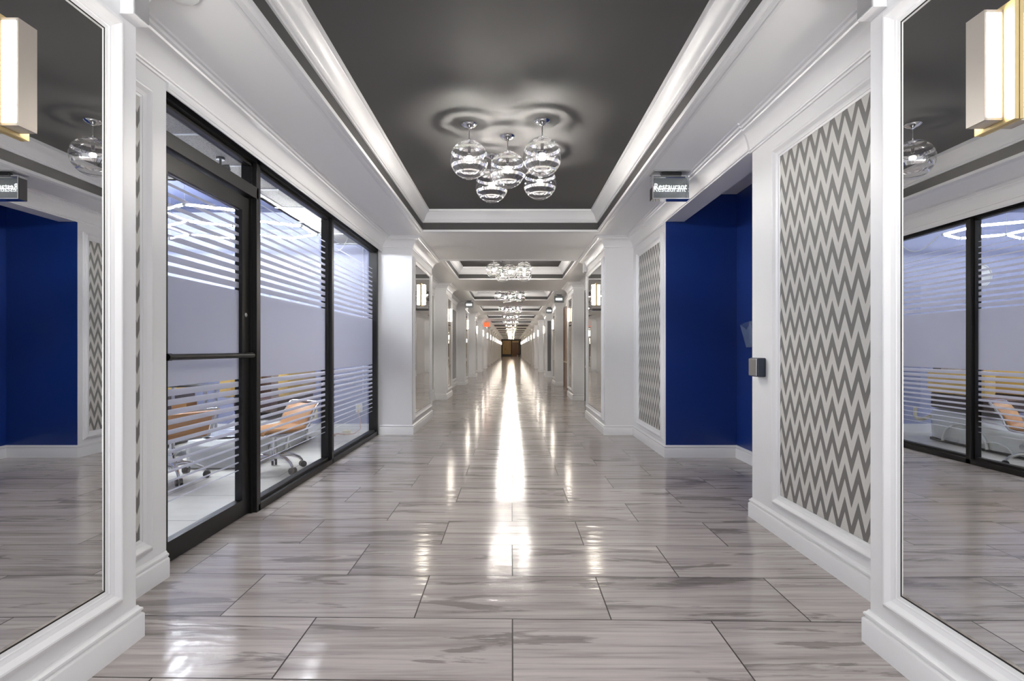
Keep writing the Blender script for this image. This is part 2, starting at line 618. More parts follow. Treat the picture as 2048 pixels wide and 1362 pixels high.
m = MB()
ys = [YB]
for a, b_ in COVES:
    ys += [a, b_]
ys.append(YE)
for i in range(0, len(ys), 2):                                  # beams
    m.box(-1.95, 1.95, ys[i], ys[i + 1], ZS, ZS + 0.35)
for a, b_ in COVES:                                             # soffits beside the coves
    m.box(-1.95, CXL, a, b_, ZS, ZS + 0.35)
    m.box(CXR, 1.95, a, b_, ZS, ZS + 0.35)
m.build('ceiling', SOFFIT, kind='structure')
m = MB()
for a, b_ in COVES:
    m.box(CXL, CXR, a, b_, ZC, ZC + 0.08)
    e = 0.006
    m.box(CXL, CXL + e, a, b_, ZS + 0.012, ZC)
    m.box(CXR - e, CXR, a, b_, ZS + 0.012, ZC)
    m.box(CXL, CXR, a, a + e, ZS + 0.012, ZC)
    m.box(CXL, CXR, b_ - e, b_, ZS + 0.012, ZC)
m.build('ceiling', DARK, kind='structure')

# cove mouldings
COVEP = [(0.0, 2.748), (0.012, 2.748), (0.014, 2.758), (0.024, 2.762), (0.026, 2.770), (0.034, 2.776), (0.040, 2.792), (0.052, 2.822),
         (0.070, 2.848), (0.088, 2.860), (0.092, 2.868), (0.100, 2.870), (0.104, 2.8955), (0.0, 2.8955)]
BEADP = [(-0.022, 2.6449), (-0.022, 2.636), (-0.030, 2.630), (-0.044, 2.630), (-0.050, 2.636), (-0.058, 2.632), (-0.072, 2.634), (-0.078, 2.6449)]
LIPP = [(0.009, 2.6449), (0.009, 2.658), (0.0, 2.660), (-0.004, 2.6449), (-0.02, 2.6449), (-0.020, 2.634), (-0.004, 2.630), (0.007, 2.634)]
t1, t2 = MB(), MB()
for a, b_ in COVES:
    loop = [(CXL + 0.006, a + 0.006), (CXR - 0.006, a + 0.006), (CXR - 0.006, b_ - 0.006), (CXL + 0.006, b_ - 0.006)]
    t1.sweep(loop, COVEP, 1, XY, True)
    t2.sweep(loop, BEADP, 1, XY, True)
    t2.sweep(loop, LIPP, 1, XY, True)
t1.build('trim_1', WHITE, kind='structure', smooth=True)
t2.build('trim_2', WHITE, kind='structure', smooth=True)

# side wall bodies
ZT = ZS + 0.2
m = MB()
m.box(-1.90, WL, 2.0, 2.64, 0, ZT)                               # pier before the shop front
m.box(-1.90, WL, 2.64, 7.02, 2.515, ZT)                          # header over the shop front
ends = [c for c in COLL]
for i in range(1, len(ends)):
    y0 = ends[i][2]
    y1 = ends[i + 1][1] if i + 1 < len(ends) else YE
    m.box(-1.90, WL, y0 - 0.02, y1 + 0.02, 0, ZT)
m.box(-1.90, WL, YB, 1.0, 0, ZT)
m.build('wall_left', WHITE, kind='structure')
m = MB()
m.box(WR, 2.45, 1.98, 3.58, 0, ZT)                               # pier with the zigzag panel
m.box(1.635, 2.45, 5.545, 7.05, 0, ZT)
m.box(WR - 0.01, 1.83, 3.58, 5.545, 2.50, ZT)                    # beam over the alcove
for i in range(1, len(COLR)):
    y0 = COLR[i][2]
    y1 = COLR[i + 1][1] if i + 1 < len(COLR) else YE
    m.box(WR, 1.90, y0 - 0.02, y1 + 0.02, 0, ZT)
m.box(WR, 1.90, YB, 1.0, 0, ZT)
m.box(1.83, 2.6, 3.55, 5.56, 2.79, ZT + 0.1)                     # alcove ceiling
m.build('wall_right', WHITE, kind='structure')
m = MB()
m.box(2.385, 2.45, 3.58, 5.545, 0, 2.79)
m.box(1.636, 2.385, 5.537, 5.545, 0, 2.79)
m.box(1.83, 2.385, 3.58, 3.588, 0, 2.79)
m.build('wall_alcove', BLUE, kind='structure')

for side, cols, back in (('left', COLL, -1.88), ('right', COLR, 1.88)):
    for (x, a, b_) in cols:
        MB().box(min(x, back), max(x, back), a, b_, 0, ZT, 0.004).build('column', WHITE, kind='structure')

# baseboards and crown mouldings follow the wall in plan
BASEP = [(0.0, 0.0), (0.020, 0.0), (0.020, 0.092), (0.016, 0.098), (0.012, 0.100), (0.012, 0.106), (0.017, 0.110), (0.016, 0.118), (0.008, 0.124), (0.004, 0.132), (0, 0.132)]
CROWNP = [(0.0, 2.495), (0.010, 2.495), (0.012, 2.505), (0.020, 2.508), (0.022, 2.516), (0.018, 2.522), (0.024, 2.534), (0.036, 2.560), (0.056, 2.586),
          (0.082, 2.604), (0.098, 2.610), (0.102, 2.620), (0.118, 2.622), (0.126, 2.632), (0.140, 2.634), (0.142, 2.6449), (0.0, 2.6449)]
def plan(cols, wall, y_from, first_x=None):
    pts = []
    for (x, a, b_) in cols:
        pts += [(wall, a), (x, a), (x, b_), (wall, b_)]
    return pts
lp = plan(COLL, WL, YB)
rp = plan(COLR, WR, YB)
m = MB()
m.sweep([(WL, YB)] + lp[:4] + [(WL, 2.638)], BASEP, -1, XY)
m.sweep([(-1.775, 7.02)] + lp[5:] + [(WL, YE - 0.02)], BASEP, -1, XY)
m.build('baseboard_left', WHITE, kind='structure', smooth=True)
DR = [(10.45, 11.55), (15.15, 16.25)]
m = MB()
m.sweep([(WR, YB)] + rp[:4] + [(WR, 3.58), (1.80, 3.58)], BASEP, 1, XY)
m.sweep([(2.385, 3.60), (2.385, 5.537), (1.635, 5.537), (1.635, 7.0)] + rp[5:8] + [(WR, DR[0][0] - 0.05)], BASEP, 1, XY)
m.sweep([(WR, DR[0][1] + 0.05)] + rp[8:12] + [(WR, DR[1][0] - 0.05)], BASEP, 1, XY)
m.sweep([(WR, DR[1][1] + 0.05)] + rp[12:] + [(WR, YE - 0.02)], BASEP, 1, XY)
m.build('baseboard_right', WHITE, kind='structure', smooth=True)
MB().sweep([(WL, YB)] + lp + [(WL, YE - 0.02)], CROWNP, -1, XY).build('trim_3', WHITE, kind='structure', smooth=True)
rc = [(WR, YB)] + rp[:4] + [(WR, 3.60), (WR - 0.012, 3.60)] + [(WR - 0.012, 7.0)] + rp[5:] + [(WR, YE - 0.02)]
MB().sweep(rc, CROWNP, 1, XY).build('trim_4', WHITE, kind='structure', smooth=True)
# casing bead above the shop front, and a hatch in the first beam
MB().box(WL, WL + 0.012, 2.64, 7.02, 2.470, 2.495).box(WL, WL + 0.008, 2.64, 7.02, 2.455, 2.470).build('trim_5', WHITE, kind='structure')
m = MB()
m.box(-1.05, -0.50, 7.66, 8.36, ZS - 0.004, ZS)
m.build('trim_6', SOFFIT, kind='structure')

# end of the hall
MB().box(-1.9, 1.9, YE, YE + 0.1, 0, ZS).build('wall_far', WOODD, kind='structure')

# ------------------------------------------------------------------ wall mirrors, wallpaper panels, sconces
FRAMEP = [(0.0, 0.0), (0.0, 0.005), (0.012, 0.007), (0.013, 0.011), (0.018, 0.012), (0.030, 0.017), (0.042, 0.027), (0.046, 0.030), (0.052, 0.031), (0.056, 0.029), (0.058, 0.022), (0.064, 0.021), (0.070, 0.018), (0.072, 0.012), (0.078, 0.011), (0.080, 0.0)]
def frame_on_wall(x, out, y0, y1, z0, z1, w=1.0):
    loop = [(y0, z0), (y1, z0), (y1, z1), (y0, z1)]
    return MB().sweep(loop, [(u * w, v) for u, v in FRAMEP], -1, WALLX(x, out), True)

SIDE = {'L': 'storefront-side', 'R': 'alcove-side'}
def mirror(side, i, x, out, y0, y1):
    z0, z1 = 0.262, 2.325
    lab = 'tall white-framed mirror on the %s column, %s column along the hall' % (SIDE[side], ORD[i])
    t = thing('wall_mirror', lab, 'mirror', (0, 0, 0), 0, 'tall mirrors on the hall columns')
    def P(a, b, v):
        return (x + out * v, a, b)
    fr = frame_on_wall(x, out, y0, y1, z0, z1)
    fr.build('frame', WHITE, t)
    g = 0.005
    m = MB()
    m.sweep([(y0, z0), (y1, z0), (y1, z1), (y0, z1)], [(0, 0.001), (0, 0.0035), (-g, 0.0035), (-g, 0.001)], -1, WALLX(x, out), True)
    m.build('edge_gap', GAP, t)
    m = MB()
    m.sweep([(y0 + g, z0 + g), (y1 - g, z0 + g), (y1 - g, z1 - g), (y0 + g, z1 - g)], [(0, 0.001), (0, 0.003), (-0.010, 0.0052), (-0.010, 0.001)], -1, WALLX(x, out), True)
    m.build('bevelled_edge', MIRROREDGE, t)
    h = g + 0.010
    m = MB()
    m.box(min(x + out * 0.001, x + out * 0.005), max(x + out * 0.001, x + out * 0.005), y0 + h, y1 - h, z0 + h, z1 - h)
    m.build('mirror_glass', MIRROR, t)
    return t

def sconce_proto():
    t = thing('wall_sconce', 'x', 'wall lamp', (0, 0, 0), 0, 'twin-strip sconces on the column mirrors')
    MB().box(0.0, 0.012, -0.063, 0.063, -0.165, 0.168, 0.001).build('backplate', BRASS, t)
    m = MB()
    m.box(0.013, 0.064, -0.022, 0.022, -0.150, 0.150)
    m.box(0.060, 0.0655, -0.030, 0.030, -0.155, 0.155)
    m.box(0.0125, 0.017, -0.030, 0.030, -0.155, 0.155)
    m.box(0.013, 0.0655, -0.030, 0.030, -0.155, -0.1475)
    m.box(0.013, 0.0655, -0.030, 0.030, 0.1475, 0.155)
    m.build('housing', NICKEL, t)
    for sg in (-1, 1):
        MB().box(0.0175, 0.0595, min(sg * 0.0225, sg * 0.0285), max(sg * 0.0225, sg * 0.0285), -0.147, 0.147).build('diffuser', EMS, t)
    return t
SC = sconce_proto()
sc_used = False
def sconce(side, i, x, out, y):
    global sc_used
    lab = 'slim lit sconce on the %s mirror of the %s column along the hall' % (SIDE[side], ORD[i])
    loc = (x, y, 1.948)
    rz = 0 if out > 0 else PI
    if not sc_used:
        sc_used = True
        SC.location = loc; SC.rotation_euler = (0, 0, rz); SC['label'] = lab
        return SC
    return dup(SC, loc, rz, lab)

for side, cols, out in (('L', COLL, 1), ('R', COLR, -1)):
    for i, (x, a, b_) in enumerate(cols):
        if i == 0:
            y0, y1 = a + 0.165, b_ - 0.165
            ysc = 1.532 if side == 'L' else 1.497
        elif i == 1:
            y0, y1 = 7.16, 8.56
            ysc = 7.72
        else:
            y0, y1 = a + 0.16, b_ - 0.14
            ysc = (a + b_) / 2
        mirror(side, i, x + out * 0.0005, out, y0, y1)
        sconce(side, i, x + out * 0.0065, out, ysc)

def panel(label, x, out, y0, y1, material, name='wallpaper_panel', part='wallpaper', z0=0.255, z1=2.33):
    t = thing(name, label, 'wall panel', (0, 0, 0))
    frame_on_wall(x + out * 0.0005, out, y0, y1, z0, z1).build('frame', WHITE, t)
    MB().box(min(x + out * 0.001, x + out * 0.005), max(x + out * 0.001, x + out * 0.005), y0 + 0.001, y1 - 0.001, z0 + 0.001, z1 - 0.001).build(part, material, t)
    return t
panel('large framed grey and white zigzag wallpaper panel beside the mirrored column', WR, -1, 2.22, 3.20, CHEVRON)
panel('narrow-looking framed zigzag wallpaper panel just past the blue alcove', 1.635, -1, 5.69, 6.68, CHEVRON)
panel('framed zigzag panel on the narrow pier before the glass door', WL, 1, 2.16, 2.446, CHEVRON)
panel('framed greige panel on the wall after the second storefront-side column', WL, 1, 9.0, 11.66, OLIVEPAN, 'wall_panel', 'panel_face')
t = panel('black-glass framed directory panel between third and fourth storefront-side columns', WL, 1, 13.35, 16.40, DARKGL, 'directory_panel', 'panel_face')
m = MB()
for zz in [0.40 + 0.035 * k for k in range(20)] + [1.55 + 0.035 * k for k in range(18)]:
    m.box(WL + 0.0052, WL + 0.0060, 13.55, 13.55 + random.uniform(1.6, 2.2), zz, zz + 0.012)
m.build('pale_lines', OLIVEPAN, t)
t = thing('wall_panel', 'slim dark grey panel on the column face after the brown door', 'wall panel')
yc = COLR[5 - 1][1] + PITCH
for k in (4,):
    x, a, b_ = COLR[k]
    MB().box(1.455, 1.60, a - 0.008, a - 0.001, 0.255, 2.29).build('panel_face', GREYPAN, t)
    MB().sweep([(1.455, 0.255), (1.60, 0.255), (1.60, 2.29), (1.455, 2.29)], [(0, 0), (0, 0.01), (0.02, 0.014), (0.02, 0)], -1, lambda p, q, v: (p, a - 0.001 - v, q), True).build('frame', WHITE, t)

# brown doors along the right wall
def hall_door(name, y0, y1, wood, z1):
    d = MB().box(WR - 0.014, WR - 0.002, y0, y1, 0.003, z1).build(name, wood, kind='structure')
    m = MB()
    m.box(WR - 0.030, WR - 0.001, y0 - 0.045, y0, 0, z1 + 0.045)
    m.box(WR - 0.030, WR - 0.001, y1, y1 + 0.045, 0, z1 + 0.045)
    m.box(WR - 0.030, WR - 0.001, y0, y1, z1, z1 + 0.045)
    m.build('door_frame', WOODD, d)
    MB().box(WR - 0.026, WR - 0.0145, y0 + 0.02, y1 - 0.02, 0.735, 0.785, 0.003).build('rail', CREAM, d)
    return d
hall_door('door_2', DR[0][0], DR[0][1], WOODD, 2.40)
hall_door('door_3', DR[1][0], DR[1][1], WOODM, 2.40)

# end-wall doors
t = thing('double_door', 'pale maple panel filling half of the far end wall', 'panel')
MB().box(-1.40, -0.10, YE - 0.06, YE - 0.002, 0.35, 2.45, 0.01).build('panel_face', WOODL, t)
MB().box(-1.48, 0.0, YE - 0.05, YE - 0.002, 0.04, 0.34).build('plinth', WOODD, t)
MB().box(-1.0, -0.94, YE - 0.075, YE - 0.061, 1.0, 1.2).build('handle', BLACKP, t)
t.name = 'end_panel'
d = MB().box(0.08, 1.12, YE - 0.05, YE - 0.002, 0.01, 2.10).build('door_4', WOODM, kind='structure')
MB().box(0.1, 1.1, YE - 0.045, YE - 0.002, 2.15, 2.42).build('transom', WOODL, d)
t = thing('armchair', 'small black armchair against the wall by the far brown door', 'armchair', (1.12, 78.6, 0))
MB().box(-0.27, 0.25, -0.3, 0.3, 0.30, 0.45, 0.04).build('seat', BLACKP, t)
MB().box(0.12, 0.25, -0.3, 0.3, 0.42, 1.02, 0.04).build('backrest', BLACKP, t)
for sx in (-0.22, 0.2):
    for sy in (-0.24, 0.24):
        MB().box(sx - 0.02, sx + 0.02, sy - 0.02, sy + 0.02, 0, 0.31).build('leg', STEEL, t)

# ------------------------------------------------------------------ pendants
def pendant_proto():
    t = thing('globe_pendant', 'x', 'pendant light', (0, 0, 0), 0, 'banded globe pendants over the hall')
    # origin at the globe centre; ceiling is 0.276 above
    H = ZC - 2.62
    MB().lathe([(0.001, H - 0.034), (0.014, H - 0.034), (0.020, H - 0.028), (0.036, H - 0.022), (0.052, H - 0.012), (0.060, H - 0.003), (0.060, H - 0.0005)], 40).build('canopy', CHROME, t, smooth=True)
    MB().lathe([(0.0035, 0.165), (0.0035, H - 0.033)], 8).build('cord', STEEL, t, smooth=True)
    m = MB()
    n = 48
    prof = []
    R = 0.1485
    for i in range(n + 1):
        a = 0.10 + (PI - 0.10 - 0.02) * i / n
        prof.append((R * math.sin(a), R * math.cos(a)))
    m.lathe(prof, 64)
    # open the neck and the pole
    m.build('globe', GLOBE, t, smooth=True)
    MB().lathe([(0.006, 0.166), (0.010, 0.160), (0.018, 0.150), (0.018, 0.1475), (0.011, 0.140), (0.011, 0.060), (0.014, 0.055), (0.014, 0.026), (0.006, 0.026)], 32).build('socket', CHROME, t, smooth=True)
    MB().lathe([(0.010, 0.0255), (0.020, 0.024), (0.022, 0.021), (0.022, 0.007), (0.020, 0.004), (0.009, 0.003)], 20).build('bulb', EMW, t, smooth=True)
    return t
PD = pendant_proto()
DIMBULB = [c for c in PD.children if c.name.startswith('bulb')][0].data.copy()
DIMBULB.materials[0] = EMD
OFFS = [(-0.328, -0.25, 'front storefront-side globe'), (0.235, -0.31, 'front alcove-side globe'), (-0.032, -0.02, 'middle globe'),
        (-0.178, 0.40, 'rear storefront-side globe'), (0.250, 0.31, 'rear alcove-side globe')]
first = True
for ci, (a, b_) in enumerate(COVES):
    cy = 4.31 if ci == 0 else (a + b_) / 2
    for dx, dy, w in OFFS:
        lab = 'silver-banded glass pendant, %s of the %s ceiling cluster along the hall' % (w, ORD[ci])
        loc = (dx, cy + dy, 2.62)
        if first:
            first = False
            PD.location = loc
            PD['label'] = lab
        else:
            c = dup(PD, loc, 0, lab)
            if ci >= 6:                                  # the lamps down the hall burn lower and warmer
                for ch in c.children:
                    if ch.name.startswith('bulb'):
                        ch.data = DIMBULB

# ------------------------------------------------------------------ shop front: door_1, window_1..3
FX0, FX1 = -1.900, -1.790           # frame depth
GX = -1.855
Y0, Y1, Y2, Y3 = 2.645, 3.70, 5.24, 7.015
m = MB()
pw = 0.055
m.box(FX0, FX1, Y0, Y0 + 0.05, 0, 2.515)
for yc in (Y1, Y2):
    m.box(FX0, FX1, yc - pw / 2, yc + pw / 2, 0, 2.515, 0.002)
    m.box(FX0 + 0.02, FX1 - 0.03, yc - pw / 2 - 0.018, yc + pw / 2 + 0.018, 0, 2.515)
m.box(FX0, FX1, Y3 - 0.06, Y3, 0, 2.515)
m.box(FX0, FX1, Y0, Y3, 2.455, 2.515)
m.box(FX0 + 0.03, FX1 - 0.03, Y0, Y3, 2.43, 2.46)
m.box(FX0, FX1, Y1, Y3, 0, 0.05, 0.003)
m.box(FX0 + 0.02, FX1 - 0.03, Y1, Y3, 0.05, 0.075)
m.box(FX0, FX1, Y0 + 0.04, Y1, 2.205, 2.285, 0.002)
m.build('door_frame', BLACKM, kind='structure')
# door leaf
d = MB()
LX0, LX1 = -1.885, -1.835
yl0, yl1 = Y0 + 0.055, Y1 - 0.05
d.box(LX0, LX1, yl0, yl0 + 0.09, 0.008, 2.195)
d.box(LX0, LX1, yl1 - 0.09, yl1, 0.008, 2.195)
d.box(LX0, LX1, yl0 + 0.09, yl1 - 0.09, 0.008, 0.118)
d.box(LX0, LX1, yl0 + 0.09, yl1 - 0.09, 2.10, 2.195)
door = d.build('door_1', BLACKM, kind='structure')
MB().box(-1.863, -1.857, yl0 + 0.09, yl1 - 0.09, 0.118, 2.10).build('glass_pane', FILM, door)
MB().tube([(-1.792, yl0 + 0.02, 1.107), (-1.792, yl1 - 0.03, 1.107)], 0.017, 14).build('push_bar', BLACKM, door, smooth=True)
m = MB()
for yy in (yl0 + 0.045, yl1 - 0.045):
    m.box(-1.836, -1.790, yy - 0.014, yy + 0.014, 1.088, 1.126, 0.003)
m.build('bar_bracket', BLACKM, door)
MB().lathe([(0.001, 0), (0.014, 0.0), (0.015, 0.004), (0.010, 0.008), (0.001, 0.008)], 20, (-1.835, yl1 - 0.045, 1.385), 'x').build('lock_cylinder', STEEL, door, smooth=True)
# fixed panes
w1 = MB().box(-1.858, -1.852, Y0 + 0.05, Y1 - 0.03, 2.285, 2.43).build('window_1', GLASS, kind='structure')
w2 = MB().box(-1.858, -1.852, Y1 + 0.028, Y2 - 0.028, 0.06, 2.45).build('window_2', FILM, kind='structure')
w3 = MB().box(-1.858, -1.852, Y2 + 0.028, Y3 - 0.03, 0.06, 2.45).build('window_3', FILM, kind='structure')

# ------------------------------------------------------------------ salon behind the glass
MB().box(-6.4, -1.90, 7.27, 7.40, 0, 3.3).build('wall_back', SALONW, kind='structure')
MB().box(-6.5, -6.4, 1.9, 7.5, 0, 3.3).build('wall_side', SALONW, kind='structure')
MB().box(-6.4, -1.90, 1.9, 2.0, 0, 3.3).build('wall_front', SALONW, kind='structure')
MB().box(-6.4, -2.40, 1.9, 7.4, 3.05, 3.15).build('ceiling', SALONC, kind='structure')
MB().box(-2.43, -1.87, 1.9, 7.4, 2.60, 2.64).box(-2.43, -2.39, 1.9, 7.4, 2.60, 3.1).box(-6.4, -2.43, 1.9, 4.5, 2.60, 2.64).box(-6.4, -2.43, 4.46, 4.5, 2.60, 3.1).build('ceiling', ACTILE, kind='structure')
MB().box(-1.99, -1.895, 1.9, 7.4, 2.64, 3.3).build('wall_header', WHITE, kind='structure')
m = MB()
for yy in [2.3 + 0.61 * k for k in range(9)]:
    m.box(-6.4 if yy < 4.4 else -2.42, -1.9, yy - 0.012, yy + 0.012, 2.594, 2.60)
for xx in (-2.36, -2.97, -3.58, -4.19, -4.80):
    m.box(xx, xx + 0.024, 1.95, 7.27 if xx > -2.4 else 4.49, 2.594, 2.60)
m.build('trim_7', WHITE, kind='structure')
MB().box(-6.4, -1.90, 7.25, 7.27, 0, 0.11).build('baseboard_back', WHITE, kind='structure')

# hexagon tube lights
t = thing('hexagon_light', 'bright white honeycomb tube light under the salon ceiling', 'ceiling light', (-2.68, 5.95, 2.5))
s = 0.43
edges = {}
cells = [(0, 0), (-1, 0), (-2, 0), (-3, 0), (-0.5, -1), (-1.5, -1), (-2.5, -1), (-3.5, -1)]
for cx, cy in cells:
    c = Vector((cx * s * math.sqrt(3), cy * s * 1.5))
    vs = [c + Vector((s * math.sin(k * PI / 3), s * math.cos(k * PI / 3))) for k in range(6)]
    for k in range(6):
        a, b_ = vs[k], vs[(k + 1) % 6]
        key = tuple(sorted([(round(a.x, 2), round(a.y, 2)), (round(b_.x, 2), round(b_.y, 2))]))
        edges[key] = (a, b_)
nodes = {}
m = MB()
for a, b_ in edges.values():
    dd = (b_ - a).normalized() * 0.02
    m.tube([(a.x + dd.x, a.y + dd.y, 0), (b_.x - dd.x, b_.y - dd.y, 0)], 0.013, 8)
    for p in (a, b_):
        nodes[(round(p.x, 2), round(p.y, 2))] = p
m.build('light_tubes', EMN, t, smooth=True)
m = MB()
for p in nodes.values():
    m.lathe([(0.001, -0.016), (0.02, -0.014), (0.02, 0.014), (0.001, 0.016)], 10, (p.x, p.y, 0))
m.build('connectors', TUBW, t, smooth=True)
m = MB()
for p in list(nodes.values())[::5]:
    m.tube([(p.x, p.y, 0.01), (p.x, p.y, 0.10 if p.x > -0.1 else 0.55)], 0.002, 6)
m.build('hanging_wires', STEEL, t)
m = MB()
def curve_pts(p0, p1, p2, n=14):
    p0, p1, p2 = Vector(p0), Vector(p1), Vector(p2)
    return [p0 * (1 - k / n) ** 2 + p1 * 2 * (k / n) * (1 - k / n) + p2 * (k / n) ** 2 for k in range(n + 1)]
tag(MB().tube(curve_pts((-2.27, 6.19, 2.5), (-2.15, 6.45, 2.15), (-2.05, 6.6, 2.598)), 0.005, 6).build('power_lead', CORDW, smooth=True),
    'white flex drooping from the honeycomb light behind the third glass pane', 'cord')
tag(MB().tube([(-2.06, 7.245, 2.59), (-2.055, 7.25, 1.6), (-2.06, 7.245, 0.55)], 0.004, 6).build('power_lead', CORDW, smooth=True),
    'thin pale cord running down the salon wall to the outlet', 'cord')

# black ceiling spotlights
def spot(label, x, y):
    t = thing('ceiling_spotlight', label, 'spotlight', (x, y, 2.60))
    MB().lathe([(0.03, -0.02), (0.03, -0.001)], 16).build('mount', BLACKP, t, smooth=True)
    MB().tube([(0, 0, -0.02), (0, 0, -0.075)], 0.008, 8).build('stem', BLACKP, t, smooth=True)
    MB().tube([(0.06, 0.02, -0.07), (0.0, 0, -0.085), (-0.06, -0.02, -0.10), (-0.085, -0.03, -0.108)], 0.03, 16, [0.022, 0.026, 0.036, 0.038]).build('head', BLACKP, t, smooth=True)
spot('black spotlight on the salon ceiling seen through the transom above the door', -2.2, 3.95)
spot('black spotlight on the salon ceiling behind the glass door top', -2.55, 3.75)

# office chairs
def chair_proto(label, loc, rz):
    t = thing('office_chair', label, 'chair', loc, rz, 'tan salon chairs on casters')
    # faces +x (seat front); backrest at -x
    def slab(y, pts, th):
        out = []
        for i, (x, z) in enumerate(pts):
            out.append((x, y, z + th))
        for (x, z) in pts[::-1]:
            out.append((x, y, z - th))
        return out
    sp = [(0.23, 0.395), (0.20, 0.408), (0.10, 0.400), (-0.05, 0.392), (-0.16, 0.396), (-0.20, 0.405)]
    MB().loft([slab(y, sp, th) for y, th in ((-0.205, 0.008), (-0.19, 0.022), (0.0, 0.026), (0.19, 0.022), (0.205, 0.008))]).build('seat', TAN, t, smooth=True)
    m = MB()
    bp = [(-0.205, 0.425), (-0.225, 0.475), (-0.255, 0.53), (-0.30, 0.59), (-0.33, 0.615)]
    def bslab(y, th):
        return [(x + th, y, z) for x, z in bp] + [(x - th, y, z - 0.004) for x, z in bp[::-1]]
    m.loft([bslab(y, th) for y, th in ((-0.20, 0.006), (-0.185, 0.018), (0, 0.022), (0.185, 0.018), (0.20, 0.006))])
    m.build('backrest', TAN, t, smooth=True)
    for sy in (-1, 1):
        y = sy * 0.218
        pts = [(0.22, y, 0.375), (0.05, y, 0.362), (-0.12, y, 0.362), (-0.19, y, 0.378), (-0.225, y, 0.43), (-0.25, y, 0.50), (-0.30, y, 0.585), (-0.335, y, 0.622), (-0.345, y * 0.9, 0.630)]
        MB().tube(pts, 0.011, 10).build('side_frame', CHROME, t, smooth=True)
    MB().tube([(-0.345, -0.20, 0.630), (-0.352, 0, 0.635), (-0.345, 0.20, 0.630)], 0.011, 10).build('top_bar', CHROME, t, smooth=True)
    MB().box(-0.10, 0.10, -0.21, 0.21, 0.345, 0.362, 0.004).build('seat_plate', STEEL, t)
    MB().lathe([(0.03, 0.10), (0.03, 0.22), (0.018, 0.222), (0.018, 0.345)], 20).build('gas_lift', CHROME, t, smooth=True)
    for k in range(5):
        a = 2 * PI * k / 5 + 0.35
        ca, sa = math.cos(a), math.sin(a)
        pts = [(r * ca, r * sa, z) for r, z in ((0.02, 0.135), (0.09, 0.145), (0.17, 0.135), (0.235, 0.10), (0.262, 0.066))]
        lg = MB().tube(pts, 0.014, 10, [0.022, 0.018, 0.016, 0.014, 0.012]).build('leg', CHROME, t, smooth=True)
        m = MB()
        for q in (-0.016, 0.016):
            cx, cy = 0.268 * ca - q * sa, 0.268 * sa + q * ca
            ring = []
            for zz in (-0.010, 0.010):
                ring.append([(cx - zz * sa + 0.030 * math.cos(u) * ca, cy + zz * ca + 0.030 * math.cos(u) * sa, 0.031 + 0.030 * math.sin(u)) for u in [2 * PI * j / 16 for j in range(16)]])
            m.loft(ring)
        m.build('caster', BLACKP, lg, smooth=True)
    return t
CH = chair_proto('tan leather office chair with chrome star base behind the middle glass pane', (-2.24, 4.93, 0), PI + 0.55 + PI)
CH.rotation_euler = (0, 0, math.radians(-122))
dup(CH, (-2.98, 4.58, 0), math.radians(150), 'tan leather office chair seen low through the glass door')

